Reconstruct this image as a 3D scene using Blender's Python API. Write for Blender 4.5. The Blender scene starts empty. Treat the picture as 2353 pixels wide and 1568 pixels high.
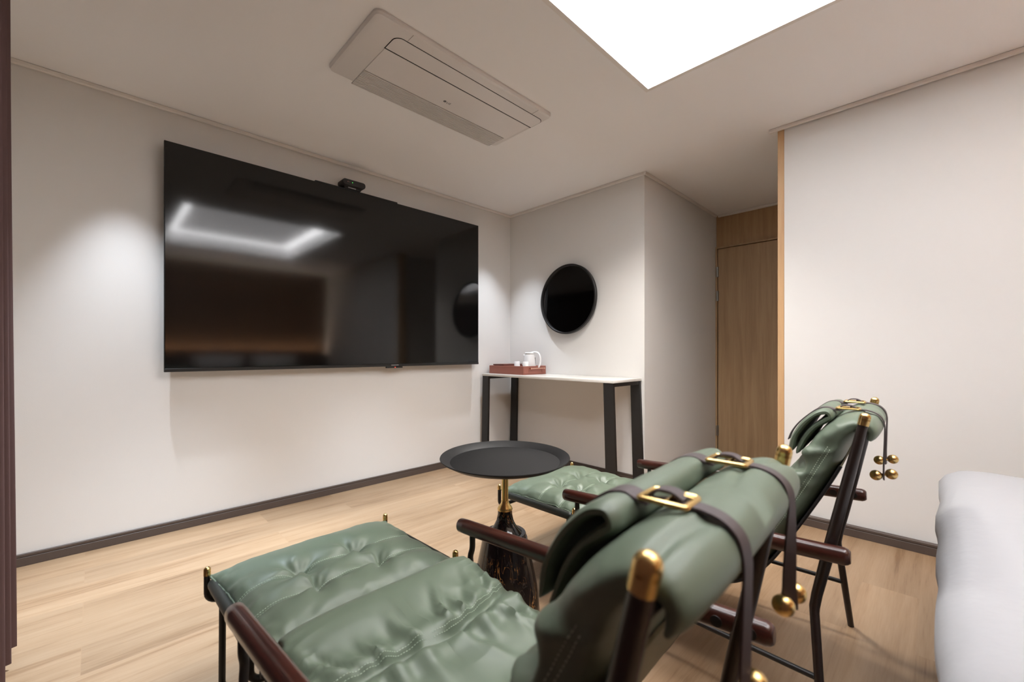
import bpy, bmesh, math, random
from mathutils import Vector, Matrix, noise
PI = math.pi
random.seed(7)
SC = bpy.context.scene
COL = SC.collection

# ------------------------------------------------------------ camera, world, exposure
TH = math.radians(45.37)            # heading of the view, from +x towards +y
CAM_H = 0.9955
cd = bpy.data.cameras.new('camera')
cam = bpy.data.objects.new('camera', cd); COL.objects.link(cam)
cam.location = (0, 0, CAM_H)
cam.rotation_euler = (PI/2, 0, TH - PI/2)
cd.sensor_width = 36; cd.lens = 973/2353*36
cd.shift_y = 26/2353
cd.clip_start = 0.02
cd.dof.use_dof = True; cd.dof.focus_distance = 2.1; cd.dof.aperture_fstop = 3.4
SC.camera = cam
w = bpy.data.worlds.new('world'); SC.world = w; w.use_nodes = True
w.node_tree.nodes['Background'].inputs[0].default_value = (0.9, 0.85, 0.8, 1)
w.node_tree.nodes['Background'].inputs[1].default_value = 0.02
SC.view_settings.view_transform = 'Standard'
SC.view_settings.look = 'None'
SC.view_settings.gamma = 1.0
SC.view_settings.exposure = 0.94
SC.view_settings.use_curve_mapping = False

def spot(name, loc, target, energy, size, blend, radius, col=(1, 1, 1)):
    l = bpy.data.lights.new(name, 'SPOT'); l.energy = energy; l.spot_size = math.radians(size)
    l.spot_blend = blend; l.shadow_soft_size = radius; l.color = col
    o = bpy.data.objects.new(name, l); COL.objects.link(o); o.location = loc
    o.rotation_euler = (Vector(target) - Vector(loc)).to_track_quat('-Z', 'Y').to_euler()
    return o
COOL = (0.84, 0.91, 1.0)
spot('added_spot_window_side', (0.12, 2.70, 2.30), (0.08, 2.88, 0.0), 62, 50, 1.0, 0.02, COOL)  # added spot without a fixture, for the white patch left of the TV
spot('added_spot_console_side', (2.55, 2.68, 2.30), (2.66, 2.76, 0.0), 46, 64, 1.0, 0.02, COOL)  # also added, no fitting: brightens the corner right of the TV
spot('added_floor_fill_a', (0.30, 2.30, 2.32), (0.25, 2.15, 0.0), 250, 58, 1.0, 0.12, (0.76, 0.88, 1.0))  # made-up source that lifts the floor along the TV wall
spot('added_floor_fill_b', (1.40, 2.25, 2.32), (1.40, 2.20, 0.0), 190, 56, 1.0, 0.12, (0.76, 0.88, 1.0))  # second added floor fill, no lamp in the ceiling here
spot('added_entry_fill', (2.12, 1.25, 2.32), (2.20, 1.35, 0.0), 85, 124, 1.0, 0.12, (1, 0.96, 0.90))  # added fill for mirror wall and corridor, not a real ceiling lamp
COVE_STRENGTH = 10.6
COVE_COL = (0.99, 0.985, 1.0, 1)

# ------------------------------------------------------------ room numbers
H = 2.35
YT = 3.01       # TV wall
XR = 2.945      # mirror wall and right wall
YO0, YO1 = 0.662, 1.566     # opening to the corridor
XD = 4.38       # door wall
YB = -1.85      # headboard wall
XL = -0.35      # window wall

# ------------------------------------------------------------ materials
def new_mat(name):
    m = bpy.data.materials.new(name); m.use_nodes = True
    nt = m.node_tree; b = nt.nodes['Principled BSDF']
    return m, nt, b
def plain(name, col, rough=0.5, metal=0.0, spec=0.5, bump=None, coat=0.0, var=0.0, varscale=3.0):
    m, nt, b = new_mat(name)
    b.inputs['Base Color'].default_value = (*col, 1)
    b.inputs['Roughness'].default_value = rough
    b.inputs['Metallic'].default_value = metal
    b.inputs['Specular IOR Level'].default_value = spec
    b.inputs['Coat Weight'].default_value = coat
    b.inputs['Coat Roughness'].default_value = 0.15
    tc = nt.nodes.new('ShaderNodeTexCoord')
    if var:
        n = nt.nodes.new('ShaderNodeTexNoise'); n.inputs['Scale'].default_value = varscale
        nt.links.new(tc.outputs['Object'], n.inputs['Vector'])
        mx = nt.nodes.new('ShaderNodeMix'); mx.data_type = 'RGBA'
        mx.inputs[6].default_value = (*[c*(1-var) for c in col], 1)
        mx.inputs[7].default_value = (*[min(1, c*(1+var)) for c in col], 1)
        nt.links.new(n.outputs['Fac'], mx.inputs[0]); nt.links.new(mx.outputs[2], b.inputs['Base Color'])
    if bump:
        sc, st, dist = bump
        n = nt.nodes.new('ShaderNodeTexNoise'); n.inputs['Scale'].default_value = sc
        n.inputs['Detail'].default_value = 3
        nt.links.new(tc.outputs['Object'], n.inputs['Vector'])
        bp = nt.nodes.new('ShaderNodeBump'); bp.inputs['Strength'].default_value = st
        bp.inputs['Distance'].default_value = dist
        nt.links.new(n.outputs['Fac'], bp.inputs['Height']); nt.links.new(bp.outputs[0], b.inputs['Normal'])
    return m
def emit(name, col, strength):
    m, nt, b = new_mat(name)
    b.inputs['Base Color'].default_value = (*col[:3], 1)
    b.inputs['Emission Color'].default_value = (*col[:3], 1)
    b.inputs['Emission Strength'].default_value = strength
    return m
def wood(name, c1, c2, scale=(1.2, 22, 22), rough=0.45, ring=0.5, bump=0.15):
    """grain runs along object x (scale small on x)"""
    m, nt, b = new_mat(name); L = nt.links; N = nt.nodes
    tc = N.new('ShaderNodeTexCoord'); mp = N.new('ShaderNodeMapping')
    mp.inputs['Scale'].default_value = scale
    L.new(tc.outputs['Object'], mp.inputs[0])
    n = N.new('ShaderNodeTexNoise'); n.inputs['Scale'].default_value = 1.0; n.inputs['Detail'].default_value = 5
    n.inputs['Distortion'].default_value = ring
    L.new(mp.outputs[0], n.inputs['Vector'])
    n2 = N.new('ShaderNodeTexNoise'); n2.inputs['Scale'].default_value = 6.0; n2.inputs['Detail'].default_value = 3
    L.new(mp.outputs[0], n2.inputs['Vector'])
    mul = N.new('ShaderNodeMath'); mul.operation = 'MULTIPLY_ADD'; mul.inputs[1].default_value = 0.35
    L.new(n2.outputs['Fac'], mul.inputs[0]); L.new(n.outputs['Fac'], mul.inputs[2])
    cr = N.new('ShaderNodeValToRGB')
    cr.color_ramp.elements[0].position = 0.45; cr.color_ramp.elements[0].color = (*c2, 1)
    cr.color_ramp.elements[1].position = 0.85; cr.color_ramp.elements[1].color = (*c1, 1)
    L.new(mul.outputs[0], cr.inputs[0]); L.new(cr.outputs[0], b.inputs['Base Color'])
    b.inputs['Roughness'].default_value = rough
    bp = N.new('ShaderNodeBump'); bp.inputs['Strength'].default_value = bump; bp.inputs['Distance'].default_value = 0.001
    L.new(mul.outputs[0], bp.inputs['Height']); L.new(bp.outputs[0], b.inputs['Normal'])
    return m

def floor_mat():
    m, nt, b = new_mat('oak_floor'); L = nt.links; N = nt.nodes
    tc = N.new('ShaderNodeTexCoord')
    mp = N.new('ShaderNodeMapping'); mp.inputs['Location'].default_value = (0.03, -2.04, 0)
    L.new(tc.outputs['Object'], mp.inputs[0])
    br = N.new('ShaderNodeTexBrick'); br.inputs['Scale'].default_value = 1.0
    br.inputs['Brick Width'].default_value = 1.2; br.inputs['Row Height'].default_value = 0.18
    br.inputs['Mortar Size'].default_value = 0.0008; br.inputs['Mortar Smooth'].default_value = 0.3
    br.offset = 0.37; br.offset_frequency = 2
    br.inputs['Color1'].default_value = (0, 0, 0, 1); br.inputs['Color2'].default_value = (1, 1, 1, 1)
    br.inputs['Mortar'].default_value = (0.5, 0.5, 0.5, 1); br.inputs['Bias'].default_value = 0
    L.new(mp.outputs[0], br.inputs['Vector'])
    # grain, shifted per plank
    sh = N.new('ShaderNodeVectorMath'); sh.operation = 'MULTIPLY'
    L.new(br.outputs['Color'], sh.inputs[0]); sh.inputs[1].default_value = (7.3, 11.1, 5.7)
    ad = N.new('ShaderNodeVectorMath'); ad.operation = 'ADD'
    L.new(tc.outputs['Object'], ad.inputs[0]); L.new(sh.outputs[0], ad.inputs[1])
    g = N.new('ShaderNodeMapping'); g.inputs['Scale'].default_value = (1.1, 16, 1)
    L.new(ad.outputs[0], g.inputs[0])
    n = N.new('ShaderNodeTexNoise'); n.inputs['Scale'].default_value = 1.0; n.inputs['Detail'].default_value = 6
    n.inputs['Roughness'].default_value = 0.6; n.inputs['Distortion'].default_value = 0.6
    L.new(g.outputs[0], n.inputs['Vector'])
    g2 = N.new('ShaderNodeMapping'); g2.inputs['Scale'].default_value = (9, 190, 1)
    L.new(ad.outputs[0], g2.inputs[0])
    n2 = N.new('ShaderNodeTexNoise'); n2.inputs['Scale'].default_value = 1.0; n2.inputs['Detail'].default_value = 2
    L.new(g2.outputs[0], n2.inputs['Vector'])
    mul = N.new('ShaderNodeMath'); mul.operation = 'MULTIPLY_ADD'; mul.inputs[1].default_value = 0.32
    L.new(n2.outputs['Fac'], mul.inputs[0]); L.new(n.outputs['Fac'], mul.inputs[2])
    cr = N.new('ShaderNodeValToRGB'); e = cr.color_ramp.elements
    e[0].position = 0.44; e[0].color = (0.200, 0.115, 0.058, 1)
    e[1].position = 0.82; e[1].color = (0.34, 0.228, 0.138, 1)
    e2 = cr.color_ramp.elements.new(0.6); e2.color = (0.29, 0.184, 0.104, 1)
    L.new(mul.outputs[0], cr.inputs[0])
    # plank to plank tone
    hv = N.new('ShaderNodeHueSaturation'); L.new(cr.outputs[0], hv.inputs['Color'])
    mr = N.new('ShaderNodeMapRange'); mr.inputs[3].default_value = 0.90; mr.inputs[4].default_value = 1.08
    L.new(br.outputs['Color'], mr.inputs[0]); L.new(mr.outputs[0], hv.inputs['Value'])
    mx = N.new('ShaderNodeMix'); mx.data_type = 'RGBA'
    L.new(br.outputs['Fac'], mx.inputs[0]); L.new(hv.outputs[0], mx.inputs[6]); mx.inputs[7].default_value = (0.30, 0.19, 0.11, 1)
    L.new(mx.outputs[2], b.inputs['Base Color'])
    b.inputs['Roughness'].default_value = 0.42
    bp = N.new('ShaderNodeBump'); bp.inputs['Strength'].default_value = 0.12; bp.inputs['Distance'].default_value = 0.001
    L.new(mul.outputs[0], bp.inputs['Height']); L.new(bp.outputs[0], b.inputs['Normal'])
    return m

def marble_mat():
    m, nt, b = new_mat('black_gold_marble'); L = nt.links; N = nt.nodes
    tc = N.new('ShaderNodeTexCoord'); mp = N.new('ShaderNodeMapping')
    mp.inputs['Scale'].default_value = (1, 1, 0.32); mp.inputs['Rotation'].default_value = (0.25, 0.2, 0.4)
    L.new(tc.outputs['Object'], mp.inputs[0])
    def veins(scale, dist, width, detail=4):
        n = N.new('ShaderNodeTexNoise'); n.inputs['Scale'].default_value = scale
        n.inputs['Detail'].default_value = detail; n.inputs['Distortion'].default_value = dist
        L.new(mp.outputs[0], n.inputs['Vector'])
        s = N.new('ShaderNodeMath'); s.operation = 'SUBTRACT'; s.inputs[1].default_value = 0.5; L.new(n.outputs['Fac'], s.inputs[0])
        a = N.new('ShaderNodeMath'); a.operation = 'ABSOLUTE'; L.new(s.outputs[0], a.inputs[0])
        r = N.new('ShaderNodeMapRange'); r.inputs[1].default_value = 0; r.inputs[2].default_value = width
        r.inputs[3].default_value = 1; r.inputs[4].default_value = 0; L.new(a.outputs[0], r.inputs[0])
        return r.outputs[0]
    v1 = veins(34, 1.2, 0.012); v2 = veins(12, 2.0, 0.015)
    k = N.new('ShaderNodeTexNoise'); k.inputs['Scale'].default_value = 9; L.new(tc.outputs['Object'], k.inputs['Vector'])
    kr = N.new('ShaderNodeMapRange'); kr.inputs[1].default_value = 0.48; kr.inputs[2].default_value = 0.62; L.new(k.outputs['Fac'], kr.inputs[0])
    mm = N.new('ShaderNodeMath'); mm.operation = 'MULTIPLY'; L.new(v1, mm.inputs[0]); L.new(kr.outputs[0], mm.inputs[1])
    m1 = N.new('ShaderNodeMix'); m1.data_type = 'RGBA'; m1.inputs[6].default_value = (0.008, 0.006, 0.006, 1); m1.inputs[7].default_value = (0.035, 0.03, 0.028, 1)
    L.new(v2, m1.inputs[0])
    m2 = N.new('ShaderNodeMix'); m2.data_type = 'RGBA'; L.new(mm.outputs[0], m2.inputs[0]); L.new(m1.outputs[2], m2.inputs[6])
    m2.inputs[7].default_value = (0.5, 0.24, 0.07, 1)
    L.new(m2.outputs[2], b.inputs['Base Color']); b.inputs['Roughness'].default_value = 0.12
    return m

M = {}
M['wall'] = plain('warm_white_wallpaper', (0.755, 0.742, 0.722), 0.75, spec=0.25, bump=(260, 0.15, 0.001))
M['ceiling'] = plain('white_ceiling_paper', (0.92, 0.905, 0.905), 0.8, spec=0.2, bump=(240, 0.12, 0.001))
M['crown'] = plain('white_moulding', (0.82, 0.78, 0.74), 0.45)
M['base'] = plain('brown_skirting', (0.085, 0.062, 0.052), 0.5, var=0.1)
M['floor'] = floor_mat()
M['oak'] = wood('oak_veneer', (0.50, 0.34, 0.19), (0.38, 0.245, 0.13), (22, 22, 1.1), 0.5)
M['oak_edge'] = wood('oak_edge_trim', (0.62, 0.40, 0.21), (0.52, 0.31, 0.15), (22, 22, 1.5), 0.5)
M['oak_h'] = wood('oak_veneer_header', (0.50, 0.32, 0.165), (0.40, 0.24, 0.12), (30, 30, 1.6), 0.5)
M['walnut'] = wood('brown_wall_panel', (0.20, 0.11, 0.055), (0.14, 0.075, 0.04), (18, 18, 1.5), 0.55)
M['mahogany'] = wood('dark_red_arm_wood', (0.060, 0.014, 0.008), (0.022, 0.006, 0.004), (60, 3, 60), 0.28)
M['mahogany'].node_tree.nodes['Principled BSDF'].inputs['Coat Weight'].default_value = 0.35
M['post'] = plain('dark_brown_lacquer', (0.018, 0.010, 0.008), 0.33, coat=0.2)
M['black'] = plain('matte_black_metal', (0.012, 0.011, 0.011), 0.45, bump=(500, 0.1, 0.0005))
M['tray_black'] = plain('black_powder_coat', (0.010, 0.010, 0.0105), 0.5, spec=0.3, bump=(900, 0.2, 0.0004))
M['tvbody'] = plain('tv_black_plastic', (0.012, 0.012, 0.012), 0.35)
M['screen'] = plain('tv_screen_glass', (0.003, 0.003, 0.003), 0.085, spec=0.52)
M['mirror'] = plain('dark_tinted_mirror', (0.33, 0.33, 0.335), 0.03, metal=1.0)
M['brass'] = plain('brushed_brass', (0.72, 0.50, 0.20), 0.27, metal=1.0, bump=(300, 0.08, 0.0005))
M['leather'] = plain('sage_green_leather', (0.122, 0.158, 0.112), 0.45, spec=0.5, bump=(420, 0.18, 0.0005), var=0.05, varscale=9)
M['leather_dark'] = plain('dark_green_leather', (0.012, 0.014, 0.010), 0.5, bump=(400, 0.3, 0.0006))
M['stitch'] = plain('pale_green_thread', (0.42, 0.52, 0.40), 0.7)
M['backing'] = plain('khaki_canvas_backing', (0.20, 0.19, 0.12), 0.75, bump=(700, 0.3, 0.0005))
M['strap'] = plain('dark_taupe_leather', (0.065, 0.048, 0.050), 0.5, bump=(380, 0.25, 0.0005))
M['curtain'] = plain('mauve_brown_curtain', (0.115, 0.070, 0.066), 0.85, spec=0.1, bump=(900, 0.4, 0.0006))
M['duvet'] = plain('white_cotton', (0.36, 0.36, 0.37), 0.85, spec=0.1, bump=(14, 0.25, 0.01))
M['pillow'] = plain('white_pillow_cotton', (0.82, 0.82, 0.82), 0.85, spec=0.1)
M['headboard'] = plain('dark_brown_upholstery', (0.05, 0.03, 0.022), 0.7)
M['ac'] = plain('ac_white_plastic', (0.76, 0.73, 0.715), 0.4)
M['acflap'] = plain('ac_panel_plastic', (0.80, 0.765, 0.75), 0.38)
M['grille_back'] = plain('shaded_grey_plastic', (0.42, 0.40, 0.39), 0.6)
M['dark'] = plain('dark_gap', (0.01, 0.01, 0.01), 0.8)
M['logo'] = plain('grey_print', (0.16, 0.15, 0.15), 0.5)
M['stone'] = plain('pale_stone_top', (0.74, 0.72, 0.68), 0.25, var=0.03)
M['copper_leather'] = plain('red_brown_leather', (0.30, 0.105, 0.075), 0.5, bump=(500, 0.3, 0.0005))
M['copper'] = plain('copper_metal', (0.72, 0.40, 0.30), 0.25, metal=1.0)
M['cup'] = plain('white_porcelain', (0.85, 0.85, 0.85), 0.2)
M['kettle'] = plain('white_gloss_plastic', (0.85, 0.85, 0.86), 0.12, coat=0.4)
M['grey'] = plain('grey_plastic', (0.22, 0.21, 0.21), 0.4)
M['steel'] = plain('steel', (0.55, 0.54, 0.52), 0.3, metal=1.0)
M['hinge'] = plain('dull_hinge_steel', (0.35, 0.33, 0.30), 0.4, metal=1.0)
M['cove'] = emit('cove_light_strip', COVE_COL, COVE_STRENGTH)
M['warmled'] = emit('warm_led_strip', (1.0, 0.80, 0.62, 1), 75.0)
M['led_green'] = emit('green_led', (0.1, 1.0, 0.15, 1), 1.5)
M['led_red'] = emit('red_led', (1.0, 0.05, 0.03, 1), 1.2)
M['led_dim'] = emit('dim_red_led', (0.6, 0.25, 0.2, 1), 0.25)
M['covewhite'] = plain('cove_white_paint', (0.93, 0.93, 0.93), 0.7)

# ------------------------------------------------------------ geometry helpers
class G:
    def __init__(s): s.v = []; s.f = []
    def add(s, vs, fs):
        o = len(s.v); s.v += [tuple(v) for v in vs]; s.f += [tuple(i+o for i in f) for f in fs]; return s
    def box(s, x0, x1, y0, y1, z0, z1, bev=0.0, seg=2):
        if bev <= 0:
            vs = [(x, y, z) for x in (x0, x1) for y in (y0, y1) for z in (z0, z1)]
            fs = [(0, 1, 3, 2), (4, 6, 7, 5), (0, 4, 5, 1), (2, 3, 7, 6), (0, 2, 6, 4), (1, 5, 7, 3)]
            return s.add(vs, fs)
        bm = bmesh.new(); bmesh.ops.create_cube(bm, size=1)
        bmesh.ops.scale(bm, vec=(x1-x0, y1-y0, z1-z0), verts=bm.verts)
        bmesh.ops.translate(bm, vec=((x0+x1)/2, (y0+y1)/2, (z0+z1)/2), verts=bm.verts)
        bmesh.ops.bevel(bm, geom=bm.edges[:], offset=bev, segments=seg, affect='EDGES', profile=0.5)
        bm.verts.index_update()
        s.add([v.co for v in bm.verts], [[v.index for v in f.verts] for f in bm.faces]); bm.free(); return s
    def tube(s, pts, rad, n=14, up=None, squash=None, cap='flat', power=2.0):
        """rad: number or list. squash=(a,b) scales local axes. cap: flat | round"""
        P = [Vector(p) for p in pts]; k = len(P)
        R = rad if isinstance(rad, (list, tuple)) else [rad]*k
        if cap == 'round':
            r0, r1 = R[0], R[-1]; d0 = (P[0]-P[1]).normalized(); d1 = (P[-1]-P[-2]).normalized()
            A = []; RA = []
            for a in (0.99, 0.9, 0.7, 0.45, 0.2):
                A.append(P[0] + d0*r0*a - d0*r0); RA.append(r0*math.sqrt(1-a*a))
            B = [P[-1] + d1*r1*a - d1*r1 for a in (0.2, 0.45, 0.7, 0.9, 0.99)]
            RB = [r1*math.sqrt(1-a*a) for a in (0.2, 0.45, 0.7, 0.9, 0.99)]
            P = A + [P[0]-d0*r0*1.0] + P[1:-1] + [P[-1]-d1*r1] + B
            R = RA + [r0] + list(R[1:-1]) + [r1] + RB; k = len(P)
        T = []
        for i in range(k):
            a = P[max(0, i-1)]; b = P[min(k-1, i+1)]
            t = (b-a); T.append(t.normalized() if t.length > 1e-9 else Vector((0, 0, 1)))
        u = Vector(up) if up else (Vector((0, 0, 1)) if abs(T[0].z) < 0.9 else Vector((1, 0, 0)))
        sq = squash or (1, 1)
        vs = []
        for i in range(k):
            u = (u - T[i]*u.dot(T[i])).normalized(); w_ = T[i].cross(u)
            for j in range(n):
                a = 2*PI*j/n; c, d_ = math.cos(a), math.sin(a)
                c = math.copysign(abs(c)**(2/power), c); d_ = math.copysign(abs(d_)**(2/power), d_)
                vs.append(P[i] + (u*c*sq[0] + w_*d_*sq[1])*R[i])
        fs = [(i*n+j, i*n+(j+1) % n, (i+1)*n+(j+1) % n, (i+1)*n+j) for i in range(k-1) for j in range(n)]
        fs.append(tuple(range(n))[::-1]); fs.append(tuple((k-1)*n+j for j in range(n)))
        return s.add(vs, fs)
    def lathe(s, prof, n=48, c=(0, 0)):
        k = len(prof)
        vs = [(c[0]+r*math.cos(2*PI*j/n), c[1]+r*math.sin(2*PI*j/n), z) for r, z in prof for j in range(n)]
        fs = [(i*n+j, i*n+(j+1) % n, (i+1)*n+(j+1) % n, (i+1)*n+j) for i in range(k-1) for j in range(n)]
        fs.append(tuple(range(n))[::-1]); fs.append(tuple((k-1)*n+j for j in range(n)))
        return s.add(vs, fs)
    def xf(s, m):
        s.v = [tuple(m @ Vector(v)) for v in s.v]; return s
def build(name, g, mat, parent=None, smooth=True, ang=35):
    me = bpy.data.meshes.new(name); me.from_pydata(g.v, [], g.f)
    bm = bmesh.new(); bm.from_mesh(me)
    bmesh.ops.recalc_face_normals(bm, faces=bm.faces)
    bm.to_mesh(me); bm.free()
    me.materials.append(mat)
    if smooth:
        me.polygons.foreach_set('use_smooth', [True]*len(me.polygons))
        me.set_sharp_from_angle(angle=math.radians(ang))
    o = bpy.data.objects.new(name, me); COL.objects.link(o)
    if parent: o.parent = parent
    return o
def empty(name, loc, label, cat, rz=0, group=None):
    o = bpy.data.objects.new(name, None); COL.objects.link(o); o.location = loc; o.rotation_euler = (0, 0, rz)
    o.empty_display_size = 0.1
    o['label'] = label; o['category'] = cat
    if group: o['group'] = group
    return o
def tag(o, label, cat, group=None):
    o['label'] = label; o['category'] = cat
    if group: o['group'] = group
    return o
def struct(name, g, mat, parent=None, smooth=False):
    o = build(name, g, mat, parent, smooth)
    if not parent: o['kind'] = 'structure'
    return o
def copy_tree(o, parent=None):
    c = o.copy(); COL.objects.link(c); c.parent = parent
    for ch in [x for x in ALLKIDS.get(o.name, [])]: copy_tree(ch, c)
    return c
ALLKIDS = {}
def smoothstep(a, b, x):
    t = max(0, min(1, (x-a)/(b-a))); return t*t*(3-2*t)
def catmull(pts, per=12):
    P = [Vector(p) for p in pts]; P = [P[0]*2-P[1]] + P + [P[-1]*2-P[-2]]; out = []
    for i in range(1, len(P)-2):
        for k in range(per):
            t = k/per; a, b, c, d = P[i-1], P[i], P[i+1], P[i+2]
            out.append(0.5*((2*b)+(-a+c)*t+(2*a-5*b+4*c-d)*t*t+(-a+3*b-3*c+d)*t**3))
    out.append(P[-2].copy()); return out

# ------------------------------------------------------------ room shell
struct('floor', G().box(XL-0.1, XD+0.3, YB-0.2, YT+0.2, -0.06, 0), M['floor'])
# recess in the ceiling
RX0, RX1, RY0, RY1 = 0.58, 2.022, -0.76, 1.055
g = G()
zc = H + 0.06
g.box(XL-0.1, RX0-0.02, YB-0.2, YT+0.2, H, zc); g.box(RX1+0.02, XD+0.3, YB-0.2, YT+0.2, H, zc)
g.box(RX0-0.02, RX1+0.02, YB-0.2, RY0-0.02, H, zc); g.box(RX0-0.02, RX1+0.02, RY1+0.02, YT+0.2, H, zc)
struct('ceiling', g, M['ceiling'])
g = G()
RH = 0.16
g.box(RX0-0.02, RX0, RY0-0.02, RY1+0.02, H+0.0, H+RH); g.box(RX1, RX1+0.02, RY0-0.02, RY1+0.02, H+0.0, H+RH)
g.box(RX0, RX1, RY0-0.02, RY0, H+0.0, H+RH); g.box(RX0, RX1, RY1, RY1+0.02, H+0.0, H+RH)
g.box(RX0-0.02, RX1+0.02, RY0-0.02, RY1+0.02, H+RH, H+RH+0.02)
g.v = [(x, y, z+0.0005) for x, y, z in g.v]
struct('ceiling_recess', g, M['covewhite'])
# thin edge bead round the recess
g = G(); b_ = 0.021
g.box(RX0-b_, RX1+b_, RY0-b_, RY0, H-0.004, H-0.0003); g.box(RX0-b_, RX1+b_, RY1, RY1+b_, H-0.004, H-0.0003)
g.box(RX0-b_, RX0, RY0, RY1, H-0.004, H-0.0003); g.box(RX1, RX1+b_, RY0, RY1, H-0.004, H-0.0003)
struct('trim_recess', g, M['crown'])
# light strips high on the inner sides of the recess
cl = empty('cove_light', ((RX0+RX1)/2, (RY0+RY1)/2, H+0.15), 'bright white cove light glowing inside the rectangular ceiling recess', 'ceiling light')
def rel(g, root):
    l = root.location
    g.v = [(x-l.x, y-l.y, z-l.z) for x, y, z in g.v]; return g
SW = 0.13
for (x0, x1, y0, y1) in ((RX0+0.001, RX0+SW, RY0+SW, RY1-SW), (RX1-SW, RX1-0.001, RY0+SW, RY1-SW),
                         (RX0+0.001, RX1-0.001, RY0+0.001, RY0+SW-0.0005), (RX0+0.001, RX1-0.001, RY1-SW+0.0005, RY1-0.001)):
    build('light_strip', rel(G().box(x0, x1, y0, y1, H+0.141, H+0.159), cl), M['cove'], cl, False)
build('diffuser_panel', rel(G().box(RX0+SW+0.001, RX1-SW-0.001, RY0+SW+0.001, RY1-SW-0.001, H+0.143, H+0.159), cl), emit('cove_diffuser', COVE_COL, 1.5), cl, False)

T = 0.1
struct('wall_tv', G().box(XL-T, XR+T, YT, YT+T, 0, H), M['wall'])
# mirror wall block: fills the corner between TV wall and corridor
struct('wall_mirror', G().box(XR, XR+T, YO1+0.0, YT, 0, H), M['wall'])
struct('wall_corridor', G().box(XR+T, XD+0.2, YO1, YO1+T, 0, H), M['wall'])
struct('wall_right', G().box(XR, XR+T, YB, YO0-0.002, 0, H), M['wall'])
struct('wall_corridor_near', G().box(XR+T, XD+0.2, YO0-0.13, YO0-0.03, 0, H), M['wall'])
struct('wall_window', G().box(XL-T, XL, YB, YT, 0, H), M['wall'])
struct('wall_headboard', G().box(XL-T, XR+T, YB-T, YB, 0, H), M['walnut'])
struct('wall_door', G().box(XD+0.02, XD+0.12, YO0-0.1, YO1+0.02, 0, H), M['oak_h'])
# oak end trim of the right wall
struct('trim_opening', G().box(XR-0.004, XR+T+0.004, YO0-0.002, YO0+0.032, 0, H-0.004, 0.002, 1), M['oak_edge'])
# ceiling mouldings
def crown(name, x0, x1, y0, y1):
    struct(name, G().box(x0, x1, y0, y1, H-0.022, H-0.0005, 0.003, 1), M['crown'])
c_ = 0.018
crown('trim_ceiling_tv', XL+0.001, XR-0.001, YT-c_, YT-0.0005)
crown('trim_ceiling_mirror', XR-c_, XR-0.0005, YO1-0.0, YT-c_-0.001)
crown('trim_ceiling_corridor', XR-c_, XD-0.01, YO1-c_, YO1-0.0005)
crown('trim_ceiling_right', XR-0.022, XR-0.0055, YB+0.001, YO0+0.075)
crown('trim_ceiling_door', XD-0.004, XD+0.0195, YO0+0.001, YO1-c_-0.001)
# skirtings
def skirt(name, x0, x1, y0, y1, nx, ny):
    g = G(); g.box(x0, x1, y0, y1, 0.0003, 0.040, 0.0012, 1)
    g.box(x0 + (0.003 if nx < 0 else 0), x1, y0 + (0.003 if ny < 0 else 0), y1, 0.040, 0.044)
    g.box(x0, x1, y0, y1, 0.044, 0.056, 0.0012, 1)
    struct(name, g, M['base'], smooth=True)
s_ = 0.014
skirt('baseboard_tv', XL+0.001, XR-s_-0.001, YT-s_, YT-0.0005, 0, -1)
skirt('baseboard_mirror', XR-s_, XR-0.0005, YO1, YT-0.001, -1, 0)
skirt('baseboard_corridor', XR+0.001, XD-0.05, YO1-s_, YO1-0.0005, 0, -1)
skirt('baseboard_right', XR-0.036, XR-0.0055, YB+0.03, YO0-0.003, -1, 0)

# door at the end of the corridor
dr = bpy.data.objects.new('door_1', None); COL.objects.link(dr); dr.location = (XD, 1.0, 0); dr['kind'] = 'structure'
def relb(name, g, mat, root, **k): return build(name, rel(g, root), mat, root, **k)
relb('door_frame', G().box(XD-0.012, XD+0.0195, 1.5495, 1.5645, 0, 2.035).box(XD-0.012, XD+0.0195, YO0, 1.5495, 2.016, 2.032), M['oak'], dr)
relb('door_leaf', G().box(XD-0.005, XD+0.0195, 0.70, 1.543, 0.006, 2.010, 0.002, 1), M['oak'], dr)
for z in (1.786, 1.551, 0.226):
    relb('hinge', G().tube([(XD-0.016, 1.547, z-0.05), (XD-0.016, 1.547, z+0.05)], 0.006, 10).box(XD-0.014, XD-0.0055, 1.535, 1.559, z-0.05, z+0.05), M['hinge'], dr)

# ------------------------------------------------------------ curtain
def curtain():
    g = G(); NY, NZ = 560, 40; y0, y1 = -1.75, 2.16
    vs = []; fs = []
    for k, off in enumerate((0.0, -0.006)):
        for i in range(NY+1):
            t = i/NY; y = y0+(y1-y0)*t
            for j in range(NZ+1):
                z = 0.018 + (H-0.03-0.018)*j/NZ; zz = j/NZ
                ph = (y1-y)/0.112*2*PI
                amp = 0.034*(1-0.25*zz)
                n = noise.noise(Vector((y*2.3, z*0.5, 3)))*0.012
                x = -0.216 - 0.008*zz + amp*math.cos(ph + 0.5*math.sin(ph*0.31) + n*14) + n*0.6 + off
                yy = y + 0.012*math.sin(ph)*(1-zz*0.4)
                vs.append((x, yy, z))
    m = NZ+1; B = (NY+1)*m
    for i in range(NY):
        for j in range(NZ):
            a = i*m+j; fs.append((a, a+m, a+m+1, a+1)); fs.append((B+a, B+a+1, B+a+m+1, B+a+m))
    for i in range(NY):
        for j in (0, NZ):
            a = i*m+j; fs.append((a, B+a, B+a+m, a+m))
    for i in (0, NY):
        for j in range(NZ):
            a = i*m+j; fs.append((a, a+1, B+a+1, B+a))
    g.add(vs, fs); return g
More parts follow.
